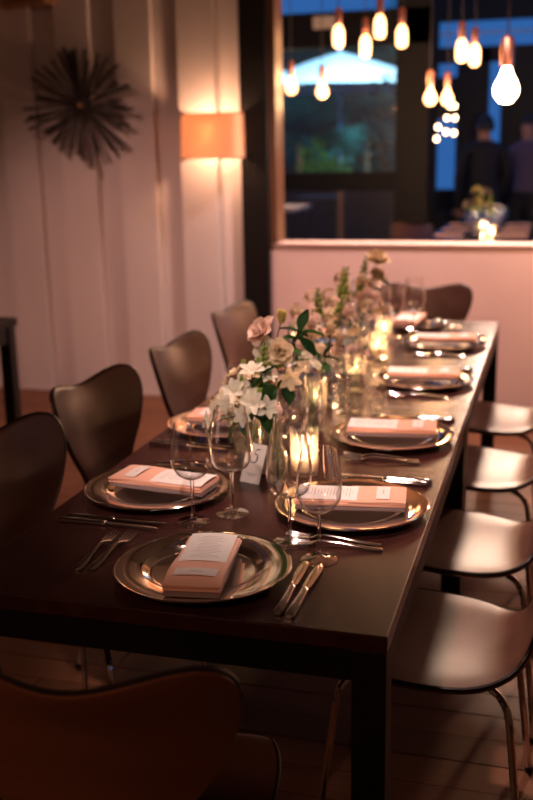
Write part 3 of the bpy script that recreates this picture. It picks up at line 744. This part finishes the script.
stem_flower('cream_rose', 'tallest cream rose above the far flowers', 'flower', 'v7', (.005, 2.27, 1.115), [('rose', 'petal_cream', (0, 0, 0), (.2, -.4, .9), 1.6)], [(.85, (.9, -.2, .1), .08, .03, 'leaf_dark'), (.8, (.8, .2, .1), .07, .03, 'leaf_green')], FG)
stem_flower('cream_rose', 'cream rose low beside the tallest rose stem', 'flower', 'v7', (.01, 2.24, 1.07), [('rose', 'petal_cream', (0, 0, 0), (.4, -.6, .6), 1.0), ('cream', 'petal_cream', (-.03, -.02, -.03), (0, -1, .4), 1.0)], [(.8, (.7, -.6, .1), .06, .03, 'leaf_dark')], FG)
cluster('v9', [(.03, 1.67, .90), (.055, 1.70, .91)], ['petal_blush', 'petal_cream'], ['pale bloom stem in the short tumbler', 'cream bloom stem in the short tumbler'], .8)

# ------------------------------------------------------------------ wall lamp, starburst, left side table
p0 = at(211.5, 136, YW-.12)
sl = thing('wall_lamp', 'glowing orange linen wall lamp on the white board wall', 'lamp', (p0.x, YW-.054, p0.z))
hw_, hh_, dp = .185, .128, .15
def half_loop(k):
    pts = []
    for i in range(25):
        a = PI*i/24; ex = .35
        cx_ = math.copysign(abs(math.cos(a))**ex, math.cos(a)); sy_ = abs(math.sin(a))**ex
        pts.append((-hw_*k*cx_, -dp*k*sy_))
    return pts
A = [[Vector((x, y_, -hh_+2*hh_*t)) for x, y_ in half_loop(1.0-.03*t)] for t in (0, .5, 1)]; B = [[Vector((x, y_, -hh_+2*hh_*t)) for x, y_ in half_loop(.985-.03*t)] for t in (0, .5, 1)]
MB().slab(A, B).build('lamp_shade', 'linen_shade', sl)
for t in (0, 1):
    lp = half_loop(1.004-.03*t); MB().tube([(x, y_, -hh_+2*hh_*t) for x, y_ in lp], .0035, 6).build('shade_trim', 'wood_beam', sl)
MB().box(-.05, .05, -.012, 0, -.06, .06).build('backplate', 'brass', sl, False, .003)
MB().tube([(0, -.010, 0), (0, -.07, 0), (0, -.075, .01)], .008, 8).build('bracket', 'brass', sl)
MB().lathe([(0, .012), (.012, .014), (.014, .03), (.024, .05), (.027, .068), (.02, .088), (0, .096)], 16, (0, -.075, -.03)).build('bulb', 'bulb_warm', sl)
light('wall_lamp_light', 'POINT', (p0.x, YW-.042-.10, p0.z+.02), 20, (1, .52, .30), .04)

ps = at(82, 106, YW-.09)
sb = thing('starburst_ornament', 'dark twig starburst ornament hung on the white board wall', 'wall ornament', (ps.x, YW-.055, ps.z))
MB().lathe([(0, 0), (.05, 0), (.05, .03), (.03, .06), (0, .065)], 16).build('hub', 'twig', sb).rotation_euler = (R(90), 0, 0)
MB().lathe([(0, 0), (.014, 0), (.012, .012), (0, .018)], 12).build('rivet', 'brass', sb)
sb.children[-1].rotation_euler = (R(90), 0, 0); sb.children[-1].location = (0, -.062, 0)
rnd = random.Random(4)
for k in range(50):
    a = 2*PI*k/50+rnd.uniform(-.06, .06); L = rnd.uniform(.27, .385); up = rnd.uniform(.0, .22)
    d = Vector((math.cos(a), -up, math.sin(a))).normalized()
    MB().tube([d*.02+Vector((0, -.03, 0)), d*L*.5+Vector((0, -.03, 0)), d*L+Vector((0, -.03, 0))], [.004, .0070, .0100], 6).build('rod', 'twig', sb)

lt = thing('side_table', 'black table with square legs at left by the board wall', 'table', (-2.31, 2.62, 0))
MB().box(-.40, .40, -.30, .30, .71, .75).build('tabletop', 'table_black', lt, False, .003)
MB().box(-.38, .38, -.28, .28, .63, .71).build('apron', 'table_black', lt, False)
for sx in (-1, 1):
    for sy in (-1, 1): MB().box(*sorted((sx*.39, sx*.33)), *sorted((sy*.29, sy*.23)), 0, .71).build('leg', 'table_black', lt, False, .002)
jg = thing('jug', 'black rounded jug with handle on the left side table', 'jug', (-2.055, 2.80, .7505))
MB().lathe([(0, 0), (.055, 0), (.062, .01), (.066, .07), (.055, .115), (.045, .135), (.049, .145), (.045, .145), (.041, .135), (0.05, .11), (0, .02)], 24).build('body', 'table_black', jg)
MB().tube(catmull([(.052, 0, .125), (.082, 0, .115), (.085, 0, .07), (.063, 0, .04)], 12), .007, 8).build('handle', 'table_black', jg)
q = at(27, 5, YW-.06)
vb = struct('trim_3', MB().box(-3.4, q.x+.19, YW-.20, YW-.0545, 2.405, 2.62), 'wood_beam', bevel=.004)
rp = thing('hanging_cord', 'thin orange cord looping below the wooden beam', 'cord', (-2.62, YW-.215, 2.46))
MB().tube(catmull([(0, 0, 0), (.01, -.004, -.06), (.05, -.006, -.085), (.085, -.004, -.075)], 14), .006, 6).build('cord_loop', 'rope', rp)

# ------------------------------------------------------------------ beyond the low wall: second dining area
struct('floor_far', MB().box(-6.5, 4, YW+.16, 26, -.1, -.001), 'subfloor')
YG = 8.0
gx0, gx1 = at(274, 100, YG).x-.6, at(396, 100, YG).x
px1 = at(429, 100, YG).x
gz = lambda y_: at(330, y_, YG).z
wf2 = MB().box(gx0-1.2, gx1, YG, YG+.1, gz(191), gz(172)).box(gx0-1.2, px1, YG-.02, YG+.14, gz(47), gz(12)).box(gx1, px1, YG-.02, YG+.14, 0, 3.4)
wf2.box(gx0-1.2, gx1, YG, YG+.1, 0, .12)
w2 = struct('window_2', wf2, 'dark_paint')
for z0, z1 in ((.12, gz(191)), (gz(172), gz(47))):
    MB().box(gx0-1.2, gx1, YG+.04, YG+.046, z0, z1).build('pane', 'pane_glass', w2, False)
sg = at(323.5, 22.5, YG-.03)
o = MB().box(-.10, .10, -.012, 0, -.055, .055).build('header_plate', 'sign_cream', None, False, .003); o.location = (sg.x, YG-.0205, sg.z); tag(o, 'small cream plate on the dark window header', 'plaque')
# right-hand end wall with blue openings
YE = 11.4
ew = MB()
def ex(px_): return at(px_, 120, YE).x
def ez(py_): return at(480, py_, YE).z
ew.box(px1-.4, ex(437), YE, YE+.1, 0, 4).box(ex(456), ex(488), YE, YE+.1, 0, ez(46)).box(ex(437), ex(456), YE, YE+.1, 0, ez(212)).box(ex(437), ex(456), YE, YE+.1, ez(118), ez(76))
ew.box(ex(500), 4, YE, YE+.1, 0, ez(62)).box(ex(488), ex(500), YE, YE+.1, 0, ez(150)).box(ex(437), 4, YE, YE+.1, ez(20), 4).box(ex(437), 4, YE, YE+.1, ez(62), ez(46)) 
struct('wall_far', ew, 'dark_paint')
wd_ = MB()
for a, b in ((437, 533),): wd_.box(ex(a), ex(b+60), YE+.03, YE+.06, ez(33.5), ez(31))
struct('window_3', wd_, 'beam_white')
o = struct('trim_4', MB().box(-2.6, -2.5, YG-2.6, YG+2, 2.86, 2.98), 'beam_white')
o.location = (.0, 0, 0)
struct('trim_5', MB().box(-1.02, 4, 6.2, 6.32, 3.05, 3.25), 'dark_paint')

# hanging bulbs
def make_pendant(kind):
    o = E('pendant_bulb')
    if kind == 'pear': pr = [(0, -.125), (.022, -.121), (.040, -.098), (.043, -.078), (.036, -.055), (.021, -.028), (.014, -.008), (.013, 0), (0, 0)]
    else: pr = [(0, -.150), (.020, -.147), (.034, -.132), (.037, -.11), (.037, -.05), (.030, -.025), (.016, -.006), (.013, 0), (0, 0)]
    MB().lathe(pr, 20).build('bulb', 'bulb_warm', o)
    MB().lathe([(0, -.004), (.022, -.004), (.024, .004), (.024, .085), (.018, .098), (.006, .102), (0, .102)], 16).build('socket', 'copper', o)
    MB().tube([(0, 0, .10), (0, 0, 1.6)], .0032, 6).build('cord', 'cord', o)
    return o
PD = [(291, 76, 5.6, 'pear', 'lowest at left before the umbrella, leftmost of all'), (322, 80, 5.7, 'pear', 'hanging before the umbrella, second from the left'), (338.5, 24, 5.3, 'tube', 'above the umbrella, third from the left'), (365.5, 34, 5.5, 'tube', 'above the right side of the umbrella, lowest of three'),
      (380, 14, 5.2, 'tube', 'highest of all, above the umbrella edge'), (402, 24, 5.5, 'tube', 'just left of the dark post top'), (430.5, 86, 5.5, 'pear', 'low in front of the dark post'), (447.5, 87, 5.9, 'pear', 'just above the cluster of little lights'), (462, 38, 5.4, 'tube', 'left one of the high pair at right'), (475, 43, 5.7, 'tube', 'right one of the high pair at right')]
for k, (px_, py_, Y, kd, words) in enumerate(PD):
    p = at(px_, py_, Y); inst('pend'+kd, lambda: make_pendant(kd), f'glowing {"pear" if kd == "pear" else "tubular"} bulb on copper socket, {words}', 'pendant light', p, 0, 'filament bulbs hanging beyond the low wall')
p = at(507, 66, 5.0)
o = make_pendant('pear'); o.scale = (1.7, 1.7, 1.7); o.location = p
for ch in o.children:
    if ch.name.startswith('bulb'): ch.data = ch.data.copy(); ch.data.materials[0] = MATS['bulb_hot']
tag(o, 'biggest and brightest glowing bulb at right beyond the low wall', 'pendant light', 'filament bulbs hanging beyond the low wall')
light('bulb_light', 'POINT', p+Vector((0, 0, -.31)), 55, (1, .66, .48), .08)
for x_, y_, z_ in ((-.9, 5.6, 1.85), (-.15, 5.7, 1.8), (-.6, 5.4, 2.0)): light('bulb_light', 'POINT', (x_, y_, z_), 9, (1, .55, .25), .06)
o = inst('pendpear', None, 'added glowing pear bulb, unseen at far right, for warm highlights', 'pendant light', (1.15, 3.75, 1.78), 0, 'added bulbs out of view')  # unseen bulb added for warm glints on chair backs and glasses
light('bulb_light', 'POINT', (1.15, 3.75, 1.585), 36, (1, .50, .28), .06)  # added light belonging to that unseen bulb
cl = at(447, 112, 6.6)
cg = thing('cluster_lamp', 'cluster of little round lights hanging below the pear bulb', 'lamp', cl)
MB().tube([(0, 0, 1.6), (0, 0, .1)], .003, 6).build('cord', 'cord', cg)
for px_, py_ in ((450, 106), (454.5, 106), (438, 127), (447, 118), (455, 118), (446, 132), (454, 133), (436.5, 139)):
    p = at(px_, py_, 6.6+random.uniform(-.05, .05))-cl
    b_ = MB().lathe([(0, -.02), (.012, -.016), (.019, 0), (.012, .016), (0, .02)], 12, p).build('little_bulb', 'bulb_small', cg)
    MB().tube([p+Vector((0, 0, .018)), Vector((p.x*.3, p.y*.3, .16))], .0015, 5).build('wire', 'cord', b_)

# far set table
ft = make_table(2.1, .92); ft.name = 'far_dining_table'; ft.location = (0.02, 7.12, 0); tag(ft, 'set dining table in the area beyond the low wall', 'table')
FPH = ['front left', 'front right', 'second left', 'second right', 'back left', 'back right']
for k in range(6):
    s = -1 if k % 2 == 0 else 1; x = .02+s*.27; y_ = 7.42+.62*(k//2); a = R(-90 if s < 0 else 90)
    inst('plate', make_plate, f'charger plate on the table beyond the low wall, {FPH[k]}', 'plate', (x, y_, TZ), a, 'plates on the far table')
    inst('napkin', make_napkin, f'folded napkin on the table beyond the low wall, {FPH[k]}', 'napkin', (x, y_, TZ+.0192), a, 'napkins on the far table')
    for q in range(2):
        inst('glass'+'AB'[q], None, f'{("smaller", "larger")[q]} wine glass on the table beyond the low wall, {FPH[k]}', 'wine glass', (x-s*(.14+.07*q), y_-s*(.20-.07*q), TZ), 0, 'glasses on the far table')
for k, (x, y_) in enumerate([(.10, 7.62), (-.02, 8.25)]):
    inst('candle', make_candle, f'lit candle on the table beyond the low wall, {("nearer", "farther")[k]} one', 'candle', (x, y_, TZ), 0, 'candles on the far table')
    light('candle_light', 'POINT', (x, y_, TZ+.066), 3.0, (1, .58, .28), .012)
light('far_table_spot', 'SPOT', (0.05, 7.4, 2.95), 150, WARM, .05, (.05, 7.7, .75), 66, .6)
VP['f1'] = (-.04, 7.80, .15, .04); o = make_vase(.15, .04, 0); o.location = (-.04, 7.80, TZ); tag(o, 'clear vase of flowers on the table beyond the low wall', 'vase')
for k, (dx, dy, z, m) in enumerate([(-.08, -.02, 1.02, 'petal_cream'), (.0, -.06, 1.05, 'petal_yellow'), (.07, 0, 1.12, 'petal_cream'), (-.01, .03, 1.14, 'petal_yellow'), (.10, -.04, 1.0, 'petal_yellow')]):
    stem_flower('far_flower', f'{("cream", "yellow-green")["yellow" in m]} flower beyond the low wall, {("leftmost", "lowest front", "upper right", "topmost", "far right")[k]} in its vase', 'flower', 'f1', (-.04+dx, 7.80+dy, z), [('cream', m, (0, 0, 0), (dx*4, -.4, 1), 1.9), ('cream', 'bud_green', (.02, -.02, -.05), (dx*4, -.7, .6), 1.6)], [(.75, (dx*9, -.5, .2), .09, .04, 'leaf_green'), (.6, (-dx*9, -.5, .1), .09, .04, 'leaf_green')], 'flowers on the far table')
c = copy_tree(_proto['chair']); c.location = (at(394, 230, 7.5).x, 7.5, 0); c.rotation_euler = (0, 0, R(150))
tag(c, 'dark shell chair standing right behind the low wall', 'chair')

# people standing behind the far table
def person(label, x, y_, rz, H, top, bottom, face_side):
    o = thing('person', label, 'person', (x, y_, 0), rz)
    s = H/1.80
    V = [(0, 0, .96), (0, .0, 1.12), (0, -.01, 1.32), (0, 0, 1.47), (0, .01, 1.54), (0, .015, 1.62), (0, .02, 1.72),      # 0-6 spine, neck, head
         (.19, 0, 1.43), (.25, -.02, 1.17), (.22, .12, .98), (.17, .22, 1.02), (-.19, 0, 1.43), (-.26, -.02, 1.17), (-.24, .06, .93), (-.22, .10, .84),
         (.095, 0, .90), (.105, .01, .50), (.11, -.02, .09), (.12, .12, .03), (-.095, 0, .90), (-.105, .02, .50), (-.11, -.01, .09), (-.12, .13, .03)]
    Ed = [(0,1),(1,2),(2,3),(3,4),(4,5),(5,6),(3,7),(7,8),(8,9),(9,10),(3,11),(11,12),(12,13),(13,14),(0,15),(15,16),(16,17),(17,18),(0,19),(19,20),(20,21),(21,22)]
    rad = [(.15,.11),(.145,.105),(.17,.115),(.12,.09),(.055,.055),(.075,.09),(.07,.085),(.075,.07),(.05,.05),(.04,.04),(.03,.02),(.075,.07),(.05,.05),(.04,.04),(.03,.02),(.09,.09),(.06,.065),(.04,.045),(.045,.03),(.09,.09),(.06,.065),(.04,.045),(.045,.03)]
    me = bpy.data.meshes.new('body'); me.from_pydata([(a*s, b*s, c*s) for a, b, c in V], Ed, [])
    b = link('body', me, o)
    sk = b.modifiers.new('skin', 'SKIN'); su = b.modifiers.new('sub', 'SUBSURF'); su.levels = 2; su.render_levels = 2
    for i, d in enumerate(me.skin_vertices[0].data): d.radius = (rad[i][0]*s, rad[i][1]*s); d.use_root = (i == 0)
    m = bpy.data.materials.new('person_'+top); m.use_nodes = True; n = m.node_tree.nodes; l = m.node_tree.links; bs = n['Principled BSDF']; bs.inputs['Roughness'].default_value = .8
    tc = n.new('ShaderNodeTexCoord'); sp = n.new('ShaderNodeSeparateXYZ'); l.new(tc.outputs['Object'], sp.inputs[0])
    cr = n.new('ShaderNodeValToRGB'); cr.color_ramp.interpolation = 'CONSTANT'
    mp = n.new('ShaderNodeMath'); mp.operation = 'DIVIDE'; mp.inputs[1].default_value = 2.0*s; l.new(sp.outputs[2], mp.inputs[0]); l.new(mp.outputs[0], cr.inputs[0])
    g = lambda q: MATS[q].node_tree.nodes['Principled BSDF'].inputs['Base Color'].default_value
    cr.color_ramp.elements[0].color = g(bottom); cr.color_ramp.elements[0].position = 0
    cr.color_ramp.elements[1].color = g(top); cr.color_ramp.elements[1].position = .50
    e_ = cr.color_ramp.elements.new(.765); e_.color = g('skin')
    l.new(cr.outputs[0], bs.inputs['Base Color']); me.materials.append(m)
    hp = []
    for i in range(9):
        t = i/8; hp.append((.092*math.sin(PI*(.02+.60*t))*s, .125*math.cos(PI*(.02+.60*t))*s))
    mb = MB().lathe(hp, 20); mb.v = [(x_, y2*1.12-.018*s+(-.03*s if z_ < 0.03 else 0), z_) for x_, y2, z_ in mb.v]
    h = mb.build('hair', 'hair', o); h.location = (0, .005*s, 1.672*s)
    # face: nose, ears, eyes
    MB().lathe([(0, .03), (.010, .012), (.016, -.008), (.008, -.016), (0, -.018)], 8, (0, .108*s, 1.655*s)).build('nose', 'skin', o)
    for sx in (-1, 1):
        MB().lathe([(0, .028), (.010, .02), (.012, 0), (.008, -.022), (0, -.028)], 8, (sx*.078*s, .01*s, 1.665*s)).build('ear', 'skin', o)
        MB().lathe([(0, .008), (.010, 0), (0, -.008)], 8, (sx*.032*s, .098*s, 1.685*s)).build('eye', 'hair', o)
        hx, hy, hz = ((.17, .22, 1.02), (-.22, .10, .84))[sx < 0]
        for k in range(5):
            dx = (k-2)*.016; L = (.05, .075, .082, .076, .06)[k]
            dz = -.2 if sx > 0 else -1; dy = 1 if sx > 0 else .3
            base = Vector((hx+dx, hy, hz)); d = Vector((dx*2, dy, dz)).normalized()
            if k == 0: d = (d+Vector((-.8, 0, 0))).normalized()
            MB().tube([base*s, (base+d*L*.55)*s, (base+d*L+Vector((0, 0, -.012)))*s], [.010*s, .009*s, .007*s], 6).build('finger', 'skin', o)
    return o
pp = at(484, 150, 9.6); person('standing person in dark clothes seen from behind, beyond the low wall', pp.x, 9.62, R(15), 1.86, 'cloth_dark', 'cloth_dark', 1)
pp = at(524, 150, 10.15); person('standing person in dark mauve top, rightmost beyond the low wall', pp.x+.05, 10.15, R(150), 1.86, 'cloth_mauve', 'cloth_dark', 1)

# terrace furniture and garden outside the glazing
def terrace_table(px_, py_, Y, label, w_, m):
    p = at(px_, py_, Y); t = thing('terrace_table', label, 'table', (p.x, Y, 0))
    MB().box(-w_, w_, -.35, .35, p.z-.04, p.z).build('tabletop', m, t, False, .004)
    for sx in (-1, 1):
        for sy in (-1, 1): MB().box(*sorted((sx*w_*.95, sx*(w_*.95-.06))), *sorted((sy*.33, sy*.27)), 0, p.z-.04).build('leg', 'dark_paint', t, False)
    MB().box(-w_*.9, w_*.9, -.02, .02, .3, .35).build('stretcher', 'dark_paint', t, False)
    return t
terrace_table(281, 206, 9.2, 'lit terrace table with pale top behind the left glazing', .26, 'table_cloth')
terrace_table(321, 196, 10.4, 'dark tall terrace table behind the left glazing', .26, 'dark_paint')
light('terrace_lamp', 'POINT', (at(281, 190, 9.2).x, 9.1, 1.5), 8, (1, .6, .3), .05)
p = at(341, 200, 10.0)
o = tag(MB().box(-.03, .03, -.03, .03, 0, 1.25).build('terrace_post', 'wood_beam', None, False, .004), 'thin brown post outside between table and blue shrubs', 'post'); o.location = (p.x, 10.0, 0)
def umbrella():
    a_ = at(340, 52, 18); o = thing('parasol', 'large pale blue-white parasol in the garden outside', 'umbrella', (a_.x, 18, 0))
    zt = a_.z; rr = 1.95; n = 8; zr = at(340, 88, 18).z
    cz = []
    for k in range(n):
        a0, a1 = 2*PI*k/n, 2*PI*(k+1)/n
        G = []
        for i in range(7):
            t = i/6; sag = .10*math.sin(PI*t)
            G.append([Vector((rr*t*math.cos(a0+(a1-a0)*q/4)*(1-.06*math.sin(PI*q/4)), rr*t*math.sin(a0+(a1-a0)*q/4)*(1-.06*math.sin(PI*q/4)), zt-(zt-zr)*t**1.15)) for q in range(5)])
        MB().grid(G).build('canopy_panel', 'canopy', o, False)
        MB().tube([(0, 0, zt-.02), (rr*math.cos(a0), rr*math.sin(a0), zr-.02)], .012, 6).build('rib', 'beam_white', o)
    MB().tube([(0, 0, 0), (0, 0, zt+.06)], .03, 8).build('pole', 'beam_white', o)
    MB().lathe([(0, 0), (.28, 0), (.28, .05), (.06, .09), (0, .09)], 16).build('base', 'dark_paint', o)
umbrella()
def shrub(name, label, x, y_, h, wd, m, n, seed, palm=False):
    o = thing(name, label, 'plant', (x, y_, 0), 0, 'garden plants outside the glazing'); r_ = random.Random(seed); mb = MB()
    if palm:
        for k in range(n):
            a = r_.uniform(0, 2*PI); L = wd*r_.uniform(.7, 1.1); up = r_.uniform(.2, .9)
            P_ = [Vector((math.cos(a)*L*t, math.sin(a)*L*t, h*.55+L*up*t-L*.9*t*t)) for t in [i/8 for i in range(9)]]
            for i in range(1, 9):
                for s in (-1, 1):
                    sd = Vector((-math.sin(a), math.cos(a), -.3))*s*L*.26*math.sin(PI*(i/9)*.9+.25)
                    d = (P_[i]-P_[i-1])
                    mb.add([P_[i-1], P_[i-1]+d*.55, P_[i]+sd+d*.4], [(0, 1, 2)])
        MB().tube([(0, 0, 0), (0.03, 0, h*.56)], [.07, .05], 8).build('trunk', 'wood_beam', o)
    else:
        for k in range(n):
            a, b, q = r_.uniform(0, 2*PI), math.acos(r_.uniform(-1, 1)), r_.random()**.4
            c = Vector((math.cos(a)*math.sin(b)*wd*q, math.sin(a)*math.sin(b)*wd*q*.7, h*.55+math.cos(b)*h*.45*q))
            d = Vector((r_.gauss(0, 1), r_.gauss(0, 1), r_.gauss(0, .7))).normalized()*.11; e_ = d.orthogonal().normalized()*.035
            mb.add([c-d*.5, c+e_, c+d*.5, c-e_], [(0, 1, 2, 3)])
        for k in range(4): MB().tube([(0, 0, 0), (r_.uniform(-.3, .3)*wd, r_.uniform(-.2, .2)*wd, h*.6)], .018, 6).build('stem', 'wood_beam', o)
    f = mb.build('foliage', m, o, False); f['kind'] = 'stuff'
    return o
struct('wall_terrace', MB().box(-7, px1, 11.9, 12.0, 0, at(330, 190, 11.9).z), 'subfloor')
def gp(px_, Y): return at(px_, 150, Y).x
shrub('palm', 'teal palm fanning out left of the parasol pole', gp(298, 14.2), 14.2, 2.9, 1.1, 'leaf_teal', 22, 1, True)
shrub('palm', 'teal palm right of the parasol pole', gp(366, 16.6), 16.6, 3.0, 1.1, 'leaf_teal', 22, 2, True)
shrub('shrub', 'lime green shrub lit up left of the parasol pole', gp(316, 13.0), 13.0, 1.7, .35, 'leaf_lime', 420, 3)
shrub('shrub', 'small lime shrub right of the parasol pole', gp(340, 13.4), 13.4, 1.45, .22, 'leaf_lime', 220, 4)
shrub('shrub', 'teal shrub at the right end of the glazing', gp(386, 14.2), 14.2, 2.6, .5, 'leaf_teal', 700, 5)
shrub('shrub', 'tall teal shrub behind the parasol at right', gp(388, 20.9), 20.9, 4.6, .7, 'leaf_teal', 1500, 6)
shrub('shrub', 'broad dark teal shrub behind the parasol pole', gp(337, 22.2), 22.2, 3.0, 1.3, 'leaf_teal', 2200, 7)
shrub('shrub', 'teal shrub at the far left of the glazing', gp(283, 21.4), 21.4, 3.0, .9, 'leaf_teal', 1400, 8)
struct('wall_garden', MB().box(-14, at(425, 100, 24).x, 24, 24.2, 0, 4.4), 'garden_dark')
